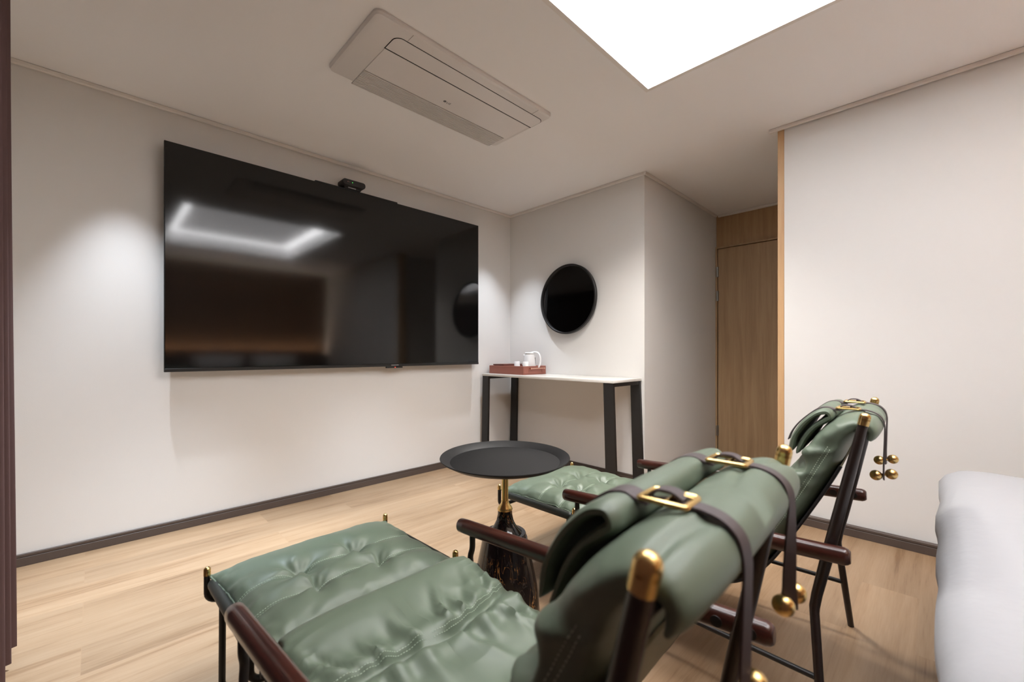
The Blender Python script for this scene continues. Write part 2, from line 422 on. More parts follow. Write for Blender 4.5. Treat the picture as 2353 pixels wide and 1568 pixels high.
cu = empty('curtain', (-0.22, 0.2, 0.0), 'mauve brown floor-length pleated curtain hanging along the window wall at left', 'curtain')
relb('curtain_fabric', curtain(), M['curtain'], cu, ang=80)
gh = G()
for k, zz in ((0, 0.11),):
    pass
relb('curtain_track', G().box(-0.235, -0.21, -1.8, 2.2, H-0.016, H-0.001), M['crown'], cu, smooth=False)

# ------------------------------------------------------------ television
tv = empty('television', (1.37, 2.95, 0.888), 'very large black flat television mounted on the wall', 'television')
x0, x1, z0, z1 = 0.268, 2.470, 0.888, 2.139
relb('tv_body', G().box(x0, x1, 2.934, 2.956, z0, z1, 0.002, 2).box(x0+0.25, x1-0.25, 2.956, 2.985, z0+0.12, z1-0.3, 0.008, 2), M['tvbody'], tv)
relb('screen', G().box(x0+0.004, x1-0.004, 2.930, 2.9345, z0+0.022, z1-0.004), M['screen'], tv, smooth=False)
relb('bottom_bezel', G().box(x0+0.001, x1-0.001, 2.929, 2.9345, z0+0.001, z0+0.019, 0.001, 1), M['tvbody'], tv)
relb('wall_bracket', G().box(1.0, 1.75, 2.985, YT-0.0005, 1.2, 1.75), M['black'], tv, smooth=False)
relb('sensor_bar', G().box(1.565, 1.70, 2.926, 2.945, z0-0.012, z0-0.0005, 0.002, 2), M['tvbody'], tv)
so = relb('sensor_light', G().box(1.632, 1.640, 2.9245, 2.9265, z0-0.0085, z0-0.0045), M['led_red'], tv, smooth=False)
so['label'] = 'small red standby light'
relb('name_plate', G().box(1.605, 1.665, 2.9275, 2.9292, z0+0.006, z0+0.014), M['grey'], tv, smooth=False)
relb('top_strip', G().box(1.052, 1.662, 2.936, 2.960, z1+0.0002, z1+0.010, 0.002, 1), M['tvbody'], tv)

# webcam-like box on top of the TV
bx = empty('set_top_box', (1.31, 2.94, z1+0.012), 'small black box with tiny lights sitting on top of the television', 'box')
def slab(x0, x1, y0, y1, z0, z1, r):
    pts = []
    for cx, cz, a0 in ((x1-r, z1-r, 0), (x0+r, z1-r, 90), (x0+r, z0+r, 180), (x1-r, z0+r, 270)):
        for k in range(7):
            a = math.radians(a0+90*k/6); pts.append((cx+r*math.cos(a), cz+r*math.sin(a)))
    n = len(pts); rr = 0.004
    vs = []; rings = ((y0+rr*0, 0.93), (y0+rr, 1.0), (y1, 1.0)); mx, mz = (x0+x1)/2, (z0+z1)/2
    for y, sc in rings: vs += [(mx+(x-mx)*(1-(1-sc)*0.25), y, mz+(z-mz)*sc) for x, z in pts]
    fs = [(i*n+j, i*n+(j+1) % n, (i+1)*n+(j+1) % n, (i+1)*n+j) for i in range(2) for j in range(n)]
    fs += [tuple(range(n))[::-1], tuple(2*n+j for j in range(n))]
    return G().add(vs, fs)
relb('case', slab(1.222, 1.385, 2.895, 2.985, z1+0.022, z1+0.064, 0.018), M['black'], bx)
relb('foot', G().box(1.245, 1.365, 2.925, 2.975, z1+0.0105, z1+0.0225, 0.002, 1), M['black'], bx)
relb('metal_tab', G().box(1.27, 1.325, 2.921, 2.9245, z1+0.013, z1+0.019), M['steel'], bx, smooth=False)
for dx, mt in ((0.0, 'led_dim'), (0.011, 'grey'), (0.032, 'led_green')):
    relb('indicator_light', G().box(1.255+dx, 1.258+dx, 2.8935, 2.8955, z1+0.043, z1+0.047), M[mt], bx, smooth=False)

# ------------------------------------------------------------ air conditioner
ac = empty('air_conditioner', (1.32, 1.795, H), 'white one-way cassette air conditioner set in the ceiling', 'air conditioner')
ax0, ax1, ay0, ay1 = 0.785, 1.855, 1.548, 2.040
zt = H-0.0004
def frustum(x0, x1, y0, y1, z1, z0, ins, r=0.03):
    """rounded rect plate, wide at z1 (top), inset at z0"""
    def rr(ins_, z, r_):
        out = []
        for cx, cy, a0 in ((x1-r, y1-r, 0), (x0+r, y1-r, 90), (x0+r, y0+r, 180), (x1-r, y0+r, 270)):
            for k in range(6):
                a = math.radians(a0+90*k/5); out.append((cx+(r-ins_)*math.cos(a), cy+(r-ins_)*math.sin(a), z))
        return out
    R = [rr(0, z1, r), rr(0, z1-(z1-z0)*0.35, r), rr(ins*0.35, z1-(z1-z0)*0.8, r), rr(ins, z0, r)]
    n = len(R[0]); vs = sum(R, [])
    fs = [(i*n+j, i*n+(j+1) % n, (i+1)*n+(j+1) % n, (i+1)*n+j) for i in range(len(R)-1) for j in range(n)]
    fs += [tuple(range(n)), tuple((len(R)-1)*n+j for j in range(n))]
    return G().add(vs, fs)
relb('cover_panel', frustum(ax0, ax1, ay0, ay1, zt, H-0.022, 0.016, 0.03), M['ac'], ac, ang=25)
zp = H-0.022
# dark gap under the flap, then the flap
def rrplate(x0, x1, y0, y1, z0, z1, r_nw, n=8):
    pts = []
    for cx, cy, a0, r in ((x1-r_nw, y1-0.003, 0, None), (x0+r_nw, y1-0.003, 90, None), (x0+r_nw, y0+r_nw, 180, r_nw), (x1-r_nw, y0+r_nw, 270, r_nw)):
        if r is None:
            pts.append((x1, y1) if a0 == 0 else (x0, y1)); continue
        for k in range(n):
            a = math.radians(a0+90*k/(n-1)); pts.append((cx+r*math.cos(a), cy+r*math.sin(a)))
    m = len(pts); vs = [(x, y, z) for z in (z0, z1) for x, y in pts]
    return G().add(vs, [tuple(range(m)), tuple(range(m, 2*m))] + [(j, (j+1) % m, m+(j+1) % m, m+j) for j in range(m)])
relb('outlet_gap', rrplate(0.903, 1.842, 1.606, 1.712, zp-0.0012, zp-0.0002, 0.035), M['dark'], ac, smooth=False)
relb('outlet_flap', rrplate(0.906, 1.839, 1.6085, 1.7035, zp-0.0025, zp-0.0014, 0.033), M['acflap'], ac, ang=30)
relb('front_panel', G().box(0.905, 1.826, 1.7105, 1.905, zp-0.003, zp-0.0002, 0.001, 1), M['acflap'], ac)
g = G()
for k in range(13):
    yy = 1.910+0.0108*k
    bow = 0.0
    g.box(0.905, 1.812-0.001*k, yy, yy+0.0062, zp-0.0065, zp-0.0002, 0.0012, 1)
relb('intake_grille', g, M['ac'], ac)
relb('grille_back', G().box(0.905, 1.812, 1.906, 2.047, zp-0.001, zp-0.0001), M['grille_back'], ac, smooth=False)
for xx in (0.99, 1.2, 1.45, 1.68): relb('clip', G().box(xx, xx+0.022, 2.0405, 2.052, zp-0.004, zp+0.004, 0.002, 1), M['ac'], ac)
for xx in (0.955, 1.74): relb('panel_joint', G().box(xx, xx+0.0012, 1.556, 1.604, zp-0.0008, zp-0.0001), M['logo'], ac, smooth=False)
relb('status_sensor', G().lathe([(0.006, zp-0.0015), (0.006, zp-0.0001)], 16, (1.835, 1.66)), M['logo'], ac)
# logo: round mark and two letters
def text_mesh(name, s, size, mat, parent, mtx, ext=0.0003):
    c = bpy.data.curves.new(name, 'FONT'); c.body = s; c.size = size; c.extrude = ext; c.align_x = 'LEFT'
    t = bpy.data.objects.new(name, c); COL.objects.link(t)
    bpy.context.view_layer.update()
    me = bpy.data.meshes.new_from_object(t); COL.objects.unlink(t); bpy.data.objects.remove(t)
    me.transform(mtx); me.materials.clear(); me.materials.append(mat)
    o = bpy.data.objects.new(name, me); COL.objects.link(o); o.parent = parent
    return o
lx, ly = 1.322-ac.location.x, 1.845-ac.location.y; lz = zp-0.0035-ac.location.z
# readable from the camera side, facing down
RL = Matrix(((1, 0, 0), (0, -1, 0), (0, 0, -1))).to_4x4()
build('logo_disc', G().lathe([(0.0085, lz), (0.0085, lz+0.0005)], 20, (lx, ly)), M['logo'], ac)
lt = text_mesh('logo_letters', 'LG', 0.021, M['logo'], ac, Matrix.Translation((lx+0.012, ly+0.0075, lz)) @ RL)

# ------------------------------------------------------------ round mirror
mr = empty('round_mirror', (XR-0.0185, 2.268, 1.455), 'round black-framed dark mirror on the wall above the console table', 'mirror')
mr.rotation_euler = (0, math.radians(2.2), math.radians(-1.2))
RY = Matrix.Rotation(-PI/2, 4, 'Y')
g = G().lathe([(0.301, 0.0005), (0.303, 0.004), (0.303, 0.026), (0.300, 0.029), (0.290, 0.029), (0.288, 0.027), (0.288, 0.010), (0.286, 0.0005)], 96)
g.f = g.f[:-2]
n = 96
g.xf(RY); build('mirror_frame', g, M['black'], mr)
build('wall_hook', G().tube([(0.0, 0, 0.1), (0.016, 0, 0.1)], 0.012, 12), M['black'], mr)
build('mirror_glass', G().lathe([(0.2875, 0.006), (0.2875, 0.012)], 96).xf(RY), M['mirror'], mr)

# ------------------------------------------------------------ console table
ct = empty('console_table', (2.745, 2.28, 0), 'tall narrow console table with pale stone top and flared black metal legs', 'table')
CX0, CX1, CY0, CY1, CZ = 2.547, 2.938, 1.590, 2.965, 0.800
relb('table_top', G().box(CX0-0.004, CX1+0.002, CY0-0.004, CY1+0.004, CZ-0.020, CZ, 0.002, 2), M['stone'], ct)
def leg_plate(x, ya, yb, yc, yd):   # top ya..yb, bottom yc..yd
    t = 0.022
    return G().add([(x, ya, CZ-0.0205), (x, yb, CZ-0.0205), (x+t, yb, CZ-0.0205), (x+t, ya, CZ-0.0205), (x, yc, 0.0005), (x, yd, 0.0005), (x+t, yd, 0.0005), (x+t, yc, 0.0005)],
                   [(0, 1, 2, 3), (4, 5, 6, 7), (0, 1, 5, 4), (1, 2, 6, 5), (2, 3, 7, 6), (3, 0, 4, 7)])
for x in (CX0, CX1-0.022):
    relb('leg', leg_plate(x, CY0, CY0+0.078, CY0-0.028, CY0+0.055), M['black'], ct, smooth=False)
    relb('leg', leg_plate(x, CY1-0.078, CY1, CY1-0.062, CY1+0.02), M['black'], ct, smooth=False)
for y in (CY0, CY1-0.06):
    relb('end_rail', G().box(CX0+0.0225, CX1-0.0225, y+0.002, y+0.058, CZ-0.046, CZ-0.0205), M['black'], ct, smooth=False)

# ------------------------------------------------------------ tray with tea things
tr = empty('serving_tray', (2.77, 2.74, CZ), 'red-brown leather serving tray with metal handles on the console table', 'tray')
tx0, tx1, ty0, ty1, tz = 2.62, 2.915, 2.515, 2.955, CZ+0.0008
g = G(); t_ = 0.009; th = 0.074
g.box(tx0, tx1, ty0, ty1, tz, tz+0.008)
g.box(tx0, tx0+t_, ty0, ty1, tz+0.008, tz+th, 0.002, 1); g.box(tx1-t_, tx1, ty0, ty1, tz+0.008, tz+th, 0.002, 1)
g.box(tx0+t_, tx1-t_, ty0, ty0+t_, tz+0.008, tz+th, 0.002, 1); g.box(tx0+t_, tx1-t_, ty1-t_, ty1, tz+0.008, tz+th, 0.002, 1)
relb('tray_body', g, M['copper_leather'], tr)
for yy, sg in ((ty0-0.02, -1), (ty1+0.02, 1)):
    if sg > 0: continue
    zh = tz+0.054
    h = relb('handle', G().tube([(2.685, yy, zh), (2.875, yy, zh)], 0.0052, 14), M['copper'], tr)
    for xx in (2.695, 2.863):
        g = G().tube([(xx, yy, zh), (xx, ty0, zh)], 0.004, 10).tube([(xx-0.009, yy, zh), (xx+0.009, yy, zh)], 0.0072, 14)
        build('handle_post', rel(g, tr), M['copper'], h)
        relb('leather_tab', G().box(xx-0.009, xx+0.009, ty0-0.002, ty0-0.0002, tz+0.02, zh+0.006), M['copper_leather'], tr)
zi = tz+0.0085
# flat case in the tray
cs = empty('leather_case', (2.77, 2.86, zi), 'low red-brown leather box lying in the left end of the tray', 'box')
relb('case_body', G().box(2.66, 2.895, 2.80, 2.94, zi, zi+0.068, 0.003, 2), M['copper_leather'], cs)
relb('case_lid', G().box(2.655, 2.897, 2.795, 2.941, zi+0.068, zi+0.078, 0.002, 2), plain('dark_red_brown_leather', (0.16, 0.055, 0.04), 0.45), cs)
# cups
def cup():
    p = [(0.0, 0), (0.024, 0), (0.0265, 0.003), (0.0285, 0.05), (0.0305, 0.078), (0.0298, 0.0785), (0.0285, 0.076), (0.0255, 0.02), (0.0, 0.012)]
    # stands upside down on its rim
    return G().lathe([(r, 0.0785-z) for r, z in p], 40)
for (px, py, lab) in ((2.72, 2.690, 'white cup upside down in the tray, beside the leather box'), (2.68, 2.545, 'white cup upside down in the tray, in front of the kettle')):
    c = build('cup', cup(), M['cup'], ang=50); c.location = (px, py, zi+0.0005); c.scale = (0.95, 0.95, 1.32)
    tag(c, lab, 'cup', 'upturned white cups in the tray')
# kettle
kt = empty('electric_kettle', (2.79, 2.600, zi), 'glossy white electric kettle standing in the tray', 'kettle')
g = G().lathe([(0.0, 0.002), (0.060, 0.002), (0.062, 0.006), (0.062, 0.022), (0.060, 0.024), (0.0, 0.024)], 48)
build('power_base', g, M['kettle'], kt)
prof = [(0.0, 0.0255), (0.055, 0.0255), (0.057, 0.030), (0.057, 0.06), (0.054, 0.11), (0.048, 0.155), (0.045, 0.172), (0.0435, 0.172), (0.0, 0.170)]
kb = build('body', G().lathe(prof, 56), M['kettle'], kt, ang=40)
build('rim_band', G().lathe([(0.0455, 0.168), (0.0462, 0.170), (0.0455, 0.1745), (0.0, 0.1745)], 48), M['steel'], kt)
build('lid', G().lathe([(0.0, 0.175), (0.044, 0.175), (0.0445, 0.180), (0.038, 0.186), (0.0, 0.188)], 48), M['kettle'], kt)
hd = Vector((0.35, -0.93, 0)).normalized()      # handle direction, to the right in view
def hp(r, z): return (hd.x*r, hd.y*r, z)
build('handle', G().tube(catmull([hp(0.02, 0.183), hp(0.05, 0.188), hp(0.082, 0.180), (hp(0.1, 0.15)), hp(0.103, 0.11), hp(0.095, 0.07), hp(0.075, 0.045), hp(0.054, 0.04)], 8), 0.0105, 12, squash=(0.8, 1.3)), M['kettle'], kt)
build('water_gauge', G().box(-0.004, 0.004, 0.049, 0.056, 0.05, 0.14, 0.001, 1).xf(Matrix.Rotation(math.atan2(hd.y, hd.x)-PI/2, 4, 'Z')), M['grey'], kt)
build('spout', G().tube([(-hd.x*0.042, -hd.y*0.042, 0.150), (-hd.x*0.058, -hd.y*0.058, 0.163)], [0.013, 0.007], 12), M['kettle'], kt)

# ------------------------------------------------------------ round side table
st = empty('side_table', (1.105, 1.157, 0), 'round black tray-top side table with brass pole and black marble base', 'side table')
R_ = 0.243; zt_ = 0.603
g = G().lathe([(0.0, -0.024), (0.190, -0.024), (0.212, -0.019), (0.2405, -0.003), (0.2435, 0.0), (0.2425, 0.0025), (0.2395, 0.0015), (0.212, -0.0125), (0.206, -0.0165), (0.0, -0.0165)], 128)
tilt = Matrix.Translation((0, 0, zt_)) @ Matrix.Rotation(math.radians(1.4), 4, Vector((math.sin(TH), -math.cos(TH), 0)))
build('tray_top', g.xf(tilt), M['tray_black'], st, ang=30)
build('pole', G().tube([(0, 0, 0.41), (0, 0, 0.578)], 0.0125, 24), M['brass'], st)
build('brass_collar', G().lathe([(0.0, 0.4005), (0.0275, 0.4005), (0.0285, 0.405), (0.026, 0.412), (0.016, 0.426), (0.0135, 0.436), (0.0, 0.436)], 40), M['brass'], st)
build('marble_neck', G().lathe([(0.0, 0.4), (0.027, 0.4), (0.0275, 0.385), (0.032, 0.363), (0.042, 0.342), (0.056, 0.326), (0.063, 0.319), (0.0, 0.318)][::-1], 56), marble_mat(), st, ang=50)
M['marble'] = bpy.data.materials['black_gold_marble']
build('base_collar', G().lathe([(0.0, 0.300), (0.078, 0.300), (0.080, 0.304), (0.080, 0.312), (0.077, 0.3175), (0.0, 0.3175)], 56), plain('black_gloss', (0.02, 0.02, 0.024), 0.2), st)
build('marble_base', G().lathe([(0.0, 0.0005), (0.130, 0.0005), (0.1325, 0.004), (0.131, 0.03), (0.122, 0.12), (0.105, 0.20), (0.092, 0.26), (0.084, 0.2995), (0.0, 0.2995)], 72), M['marble'], st, ang=40)

# ------------------------------------------------------------ ottoman (local: x right, y forward)
HX, HY_, OY = 0.275, 0.236, -0.022
TUF = [(-0.112, 0.010), (0.054, 0.017), (-0.104, -0.102), (0.080, -0.098)]
def ott_seam(x, k): return (0.012 if k == 0 else -0.100) + 0.006*math.sin(x*14+k)
def ott_top(a, b):
    """a,b in [-1,1] -> point on the top surface"""
    pin = 1 + 0.03*(abs(a)*abs(b))**2
    x = a*HX*(1 - 0.035*(1-abs(b)**2)*abs(a)**3)*pin; y = b*HY_*(1 - 0.04*(1-abs(a)**2)*abs(b)**3)*pin
    f = max(0, (1-abs(a)**5)*(1-abs(b)**5))**0.5
    fa = max(0, (1-a*a))**0.5; fb = max(0, (1-b*b))**0.5
    z = 0.332 + 0.058*f*(0.50+0.50*(fa*fb)**0.5)
    dz = 0.0
    for k in (0, 1):
        ys = ott_seam(x, k); d_ = (y-ys)
        dz -= (0.0045*math.exp(-(d_/0.007)**2) + 0.009*math.exp(-(d_/0.030)**2))*f
    for q, (tx, ty) in enumerate(TUF):
        dx, dy = x-tx, y-ty; r = math.hypot(dx, dy); th_ = math.atan2(dy, dx)
        dz -= 0.024*math.exp(-(r/0.026)**1.4) + 0.007*math.exp(-(r/0.07)**2)
        dz += 0.0065*math.cos(4*th_+q*1.3+0.8)*math.exp(-((r-0.045)/0.035)**2)
        dz += 0.0036*math.cos(7*th_+q*2.1)*math.exp(-((r-0.03)/0.02)**2)
    dz += (0.006*noise.noise(Vector((x*8, y*10, 0.3)))) * f
    # gathered wrinkles at the border
    e = smoothstep(0.72, 1.0, max(abs(a), abs(b)))
    dz += e*0.007*noise.noise(Vector((x*36, y*36, 1.7)))
    return Vector((x, y+OY, z+dz))
def ott_cushion():
    N1, N2 = 150, 120; vs = []; fs = []
    def par(t): return math.sin(t*PI/2)*0.5 + t*0.5
    for i in range(N1+1):
        for j in range(N2+1):
            vs.append(ott_top(par(-1+2*i/N1), par(-1+2*j/N2)))
    B = len(vs)
    for i in range(N1+1):
        for j in range(N2+1):
            a, b = par(-1+2*i/N1), par(-1+2*j/N2); p = ott_top(a, b)
            f = max(0, (1-abs(a)**6)*(1-abs(b)**6))**0.5
            vs.append(Vector((p.x, p.y, min(p.z, 0.332 - 0.014*f) if f > 0 else p.z)))
    m = N2+1
    for i in range(N1):
        for j in range(N2):
            q = i*m+j; fs.append((q, q+m, q+m+1, q+1)); fs.append((B+q, B+q+1, B+q+m+1, B+q+m))
    g = G().add(vs, fs)
    return g
def dashes(g, pts, nrm, off_dir, off, step=0.0062, ln=0.0042, r=0.0007):
    """short raised thread dashes along a polyline"""
    acc = 0.0; i = 0
    P = [p + o*off for p, o in zip(pts, off_dir)]
    L = 0; cum = [0]
    for a, b in zip(P[:-1], P[1:]): L += (b-a).length; cum.append(L)
    def at(s):
        import bisect
        k = min(len(P)-2, max(0, bisect.bisect_right(cum, s)-1)); t = (s-cum[k])/max(1e-9, cum[k+1]-cum[k])
        return P[k].lerp(P[k+1], t), nrm[k]
    s = 0
    while s+ln < L:
        a, n1 = at(s); b, n2 = at(s+ln)
        t = (b-a)
        if t.length > 1e-6:
            t.normalize(); w_ = t.cross(n1).normalized()*r; u = n1*r*0.9
            c0 = a+n1*r*0.5; c1 = b+n1*r*0.5; m_ = (c0+c1)/2 + u
            g.add([c0-w_, c0+w_, c1+w_, c1-w_, m_-w_*0.8, m_+w_*0.8], [(0, 1, 5, 4), (4, 5, 2, 3), (0, 4, 3), (1, 2, 5)])
        s += step
def make_ottoman(loc, rz, label):
    o = empty('ottoman', loc, label, 'ottoman', rz, 'green leather ottomans in front of the lounge chairs')
    kids = []
    c = build('cushion', ott_cushion(), M['leather'], o, ang=60); kids.append(c)
    for k in (0, 1):
        g = G()
        for off in (-0.0042, 0.0042):
            pts = []; nr = []; od = []
            for i in range(200):
                a = -0.985+1.97*i/199
                ys = ott_seam(ott_top(a, 0).x, k)+OY+off; b = (ys-OY)/HY_
                for _ in range(4): b += (ys-ott_top(a, b).y)/HY_
                p = ott_top(a, b); px = ott_top(a+0.004, b)-p; py = ott_top(a, b+0.004)-p
                n = px.cross(py).normalized(); pts.append(p); nr.append(n); od.append(Vector((0, 0, 0)))
            dashes(g, pts, nr, od, 0)
        sm = build('seam_stitching', g, M['stitch'], c, smooth=False); sm['label'] = 'pale green double stitching'
    # piping round the edge
    pts = []
    for k in range(200):
        t = k/200*4; s = int(t); u = -1+2*(t-s)
        a, b = ((u, -1), (1, u), (-u, 1), (-1, -u))[s]
        p = ott_top(a, b); pts.append((p.x*1.003, p.y*1.003, p.z))
    pts.append(pts[0]); pts.append(pts[1])
    build('piping', G().tube(pts, 0.0028, 8), M['leather'], c, ang=80)
    # padded leather sling below with round side rails
    g = G().box(-0.262, 0.262, -0.195, 0.195, 0.3045, 0.3165, 0.004, 2)
    build('leather_sling', g, M['leather_dark'], o)
    for sx in (-1, 1):
        build('side_rail', G().tube([(sx*0.277, -0.205, 0.3175), (sx*0.277, 0.205, 0.3175)], 0.0165, 16, cap='round'), M['leather_dark'], o)
    for sy in (-1, 1):
        y = sy*0.221
        pts = [(-0.2885, y, 0.336), (-0.2885, y, 0.30)]
        arc = [(-0.2885+0.028*(1-math.cos(a)), y, 0.285-0.028*math.sin(a)) for a in [PI/2*k/6 for k in range(7)]]
        left = pts+arc; right = [(-x, yy, z) for x, yy, z in left[::-1]]
        build('frame_bar', G().tube(left+right, 0.0085, 12), M['black'], o)
        for sx in (-1, 1):
            x = sx*0.2885
            build('brass_cap', G().tube([(x, y, 0.3365), (x, y, 0.362)], 0.0092, 18, cap='round').tube([(x, y, 0.3362), (x, y, 0.3475)], 0.0092, 18), M['brass'], o)
            build('leg', G().tube([(sx*0.250, y, 0.2565), (sx*0.2515, y, 0.0005)], 0.0093, 14), M['black'], o)
    return o
ROT = math.radians(2.62)
make_ottoman((0.531, 1.308, 0), math.radians(1.2), 'sage green tufted ottoman nearest the television, before the near lounge chair')
make_ottoman((1.678, 1.273, 0), math.radians(0.6), 'sage green tufted ottoman beyond the round side table, before the console')

# ------------------------------------------------------------ lounge chair (local: x right, y forward; b = -y)
MID = [(-0.722, 0.398, 0.012), (-0.716, 0.403, 0.020), (-0.68, 0.392, 0.031), (-0.60, 0.366, 0.037), (-0.50, 0.348, 0.040), (-0.40, 0.336, 0.043), (-0.30, 0.336, 0.045), (-0.225, 0.368, 0.046),
       (-0.170, 0.430, 0.046), (-0.115, 0.525, 0.046), (-0.060, 0.630, 0.047), (-0.018, 0.715, 0.046), (0.010, 0.768, 0.036), (0.040, 0.800, 0.028), (0.066, 0.808, 0.024), (0.080, 0.798, 0.019), (0.080, 0.784, 0.014), (0.076, 0.774, 0.008)]
MP = catmull([(b, z, h) for b, z, h in MID], 14)
cumL = [0]
for p, q in zip(MP[:-1], MP[1:]): cumL.append(cumL[-1]+math.hypot(q.x-p.x, q.y-p.y))
LT = cumL[-1]
def mid(L):
    import bisect
    k = min(len(MP)-2, max(0, bisect.bisect_right(cumL, L)-1)); t = (L-cumL[k])/max(1e-9, cumL[k+1]-cumL[k])
    p = MP[k].lerp(MP[k+1], t); 
    k0, k1 = max(0, k-2), min(len(MP)-1, k+3); d_ = MP[k1]-MP[k0]; l = math.hypot(d_.x, d_.y)
    return p, (d_.x/l, d_.y/l)
def L_of_b(b, after=0):
    best = min(range(len(MP)), key=lambda i: abs(MP[i].x-b)+abs(MP[i].y-after) if after else abs(MP[i].x-b))
    return cumL[best]
L_CREASE = [(L_of_b(-0.525, 0.35), 0.021, 0.013, 0.8), (L_of_b(-0.235, 0.36), 0.012, 0.022, 0.9), (L_of_b(-0.085, 0.58), 0.009, 0.015, 0.6), (L_of_b(0.068, 0.808), 0.010, 0.0045, 0.15)]
rf = random.Random(11)
FOLDS = []
for k in range(4):
    Lc0 = L_CREASE[0][0]
for k in range(13):        # folds pulled forwards and backwards off the main seat crease
    fs0 = -0.235+0.47*(k+rf.uniform(-0.3, 0.3))/12
    edge_ = abs(fs0)/0.24
    FOLDS.append((fs0, Lc0-0.02*edge_-0.008, PI+rf.uniform(-0.35, 0.35)-0.35*fs0/0.24, rf.uniform(0.07, 0.17), rf.uniform(0.008, 0.014), rf.uniform(0.006, 0.013)*(1 if rf.random() < 0.75 else -0.7)))
for k in range(12):
    fs0 = -0.235+0.47*(k+rf.uniform(-0.3, 0.3))/11
    FOLDS.append((fs0, Lc0+0.004, rf.uniform(-0.45, 0.45), rf.uniform(0.07, 0.20), rf.uniform(0.009, 0.017), rf.uniform(0.006, 0.013)*(1 if rf.random() < 0.75 else -0.7)))
for k in range(9):         # folds off the crease between seat and back, and up the sides of the back
    fs0 = -0.235+0.47*(k+rf.uniform(-0.3, 0.3))/8
    FOLDS.append((fs0, L_CREASE[1][0], PI*(k % 2)+rf.uniform(-0.4, 0.4), rf.uniform(0.06, 0.13), rf.uniform(0.010, 0.016), rf.uniform(0.006, 0.010)))
for k in range(9):
    sd_ = 1 if k % 2 else -1
    FOLDS.append((sd_*0.26, L_CREASE[2][0]-0.12+0.035*k, -sd_*(PI/2+rf.uniform(-0.35, 0.5)), rf.uniform(0.08, 0.15), rf.uniform(0.010, 0.018), rf.uniform(0.009, 0.015)))
def seat_disp(s, L):
    """outward displacement of the upper face; s in metres, L arc length"""
    w_ = s/0.26; d_ = 0.0
    for k, (Lc, dep, sig, curve) in enumerate(L_CREASE):
        lc = Lc + curve*0.022*math.cos(w_*2.2+k) - curve*0.02 + 0.006*math.sin(w_*5+k)
        x = (L-lc)/sig
        d_ -= dep*math.exp(-x*x)*(0.75+0.25*math.cos(w_*3+k))
        if curve > 0.5:
            d_ += dep*0.55*math.exp(-((L-lc-sig*2.6)/(sig*1.6))**2) + dep*0.4*math.exp(-((L-lc+sig*2.4)/(sig*1.6))**2)
            pass
    for (fs_, fl_, ang_, ln_, sg_, h_) in FOLDS:
        ds, dl = s-fs_, L-fl_
        u = ds*math.sin(ang_)+dl*math.cos(ang_); v = ds*math.cos(ang_)-dl*math.sin(ang_)
        v += 0.25*(u-ln_/2)**2/ln_*0.6
        if -0.03 < u < ln_+0.05 and abs(v) < sg_*4:
            env = smoothstep(-0.015, ln_*0.22, u)*(1-smoothstep(ln_*0.35, ln_+0.03, u))
            d_ += h_*env*(math.exp(-(v/sg_)**2) - 0.55*math.exp(-((v-sg_*1.9)/(sg_*1.1))**2))
    n2 = noise.noise(Vector((s*5-L*4, L*5, 8.2))); d_ += 0.008*n2
    n1 = noise.noise(Vector((s*7+L*3, L*6-s*4, 2.2))); d_ += 0.007*(0.3-abs(n1)*1.6)*smoothstep(0, 0.12, L)*(1-smoothstep(LT-0.22, LT-0.12, L))
    # gathers at the two side edges
    e = smoothstep(0.62, 1.0, abs(w_)); kk = 1-0.7*smoothstep(LT-0.17, LT-0.10, L)
    g = noise.noise(Vector((L*26, (1 if s > 0 else 5), s*6)))
    d_ += e*0.012*kk*(0.25-abs(g)*1.6)
    # deep pulled fold below each post top
    Lp = LT-0.235
    d_ -= 0.012*kk*math.exp(-((abs(w_)-0.8)/0.2)**2)*math.exp(-((L-Lp-0.05*(1-abs(w_)))/0.016)**2)
    return d_
HW_ = [(0, 0.250), (0.12, 0.258), (0.5, 0.258), (0.7, 0.252), (0.86, 0.238), (1.0, 0.234)]
def halfw(L):
    t = L/LT
    for (a, x), (b, y) in zip(HW_[:-1], HW_[1:]):
        if t <= b: return x+(y-x)*(t-a)/(b-a)
    return HW_[-1][1]
NS_, NH_ = 5.5, 3.0
def seat_pt(L, ang):
    """ang 0 = right edge, 90deg = upper face centre"""
    p, t = mid(L); nx, nz = -t[1], t[0]     # upper/front normal: rotate tangent left
    c, sn = math.cos(ang), math.sin(ang)
    hw = halfw(L)
    cc = math.copysign(abs(c)**(2/NS_), c)
    s = hw*cc
    h = p.z*math.copysign(abs(sn)**(2/NH_), sn)
    big = min(1, p.z/0.03)
    if sn > 0: h += seat_disp(s, L)*min(1, sn*1.6)*big
    else: h *= 0.85
    # side face: seam dent and folds crossing the seam
    sd = smoothstep(0.80, 1.0, abs(cc))*big
    q = 1 if s > 0 else 7
    kk = 1-0.8*smoothstep(LT-0.16, LT-0.10, L)
    s += math.copysign(1, s)*sd*kk*(0.007*(0.5-abs(noise.noise(Vector((L*13+sn*0.8, q, 0.5))))*2.2) + 0.004*noise.noise(Vector((L*30, sn*1.5, q))) - 0.004*math.exp(-(sn/0.10)**2))
    return Vector((s, -(p.x+nx*h), p.y+nz*h))
def ang_table(NA):
    import bisect
    pts = []; K = 4000
    for i in range(K+1):
        a = 2*PI*i/K; c, sn = math.cos(a), math.sin(a)
        pts.append((0.25*math.copysign(abs(c)**(2/NS_), c), 0.045*math.copysign(abs(sn)**(2/NH_), sn)))
    cum = [0]
    for (x, y), (x2, y2) in zip(pts[:-1], pts[1:]): cum.append(cum[-1]+math.hypot(x2-x, y2-y))
    return [2*PI*bisect.bisect_left(cum, cum[-1]*j/NA)/K for j in range(NA)]
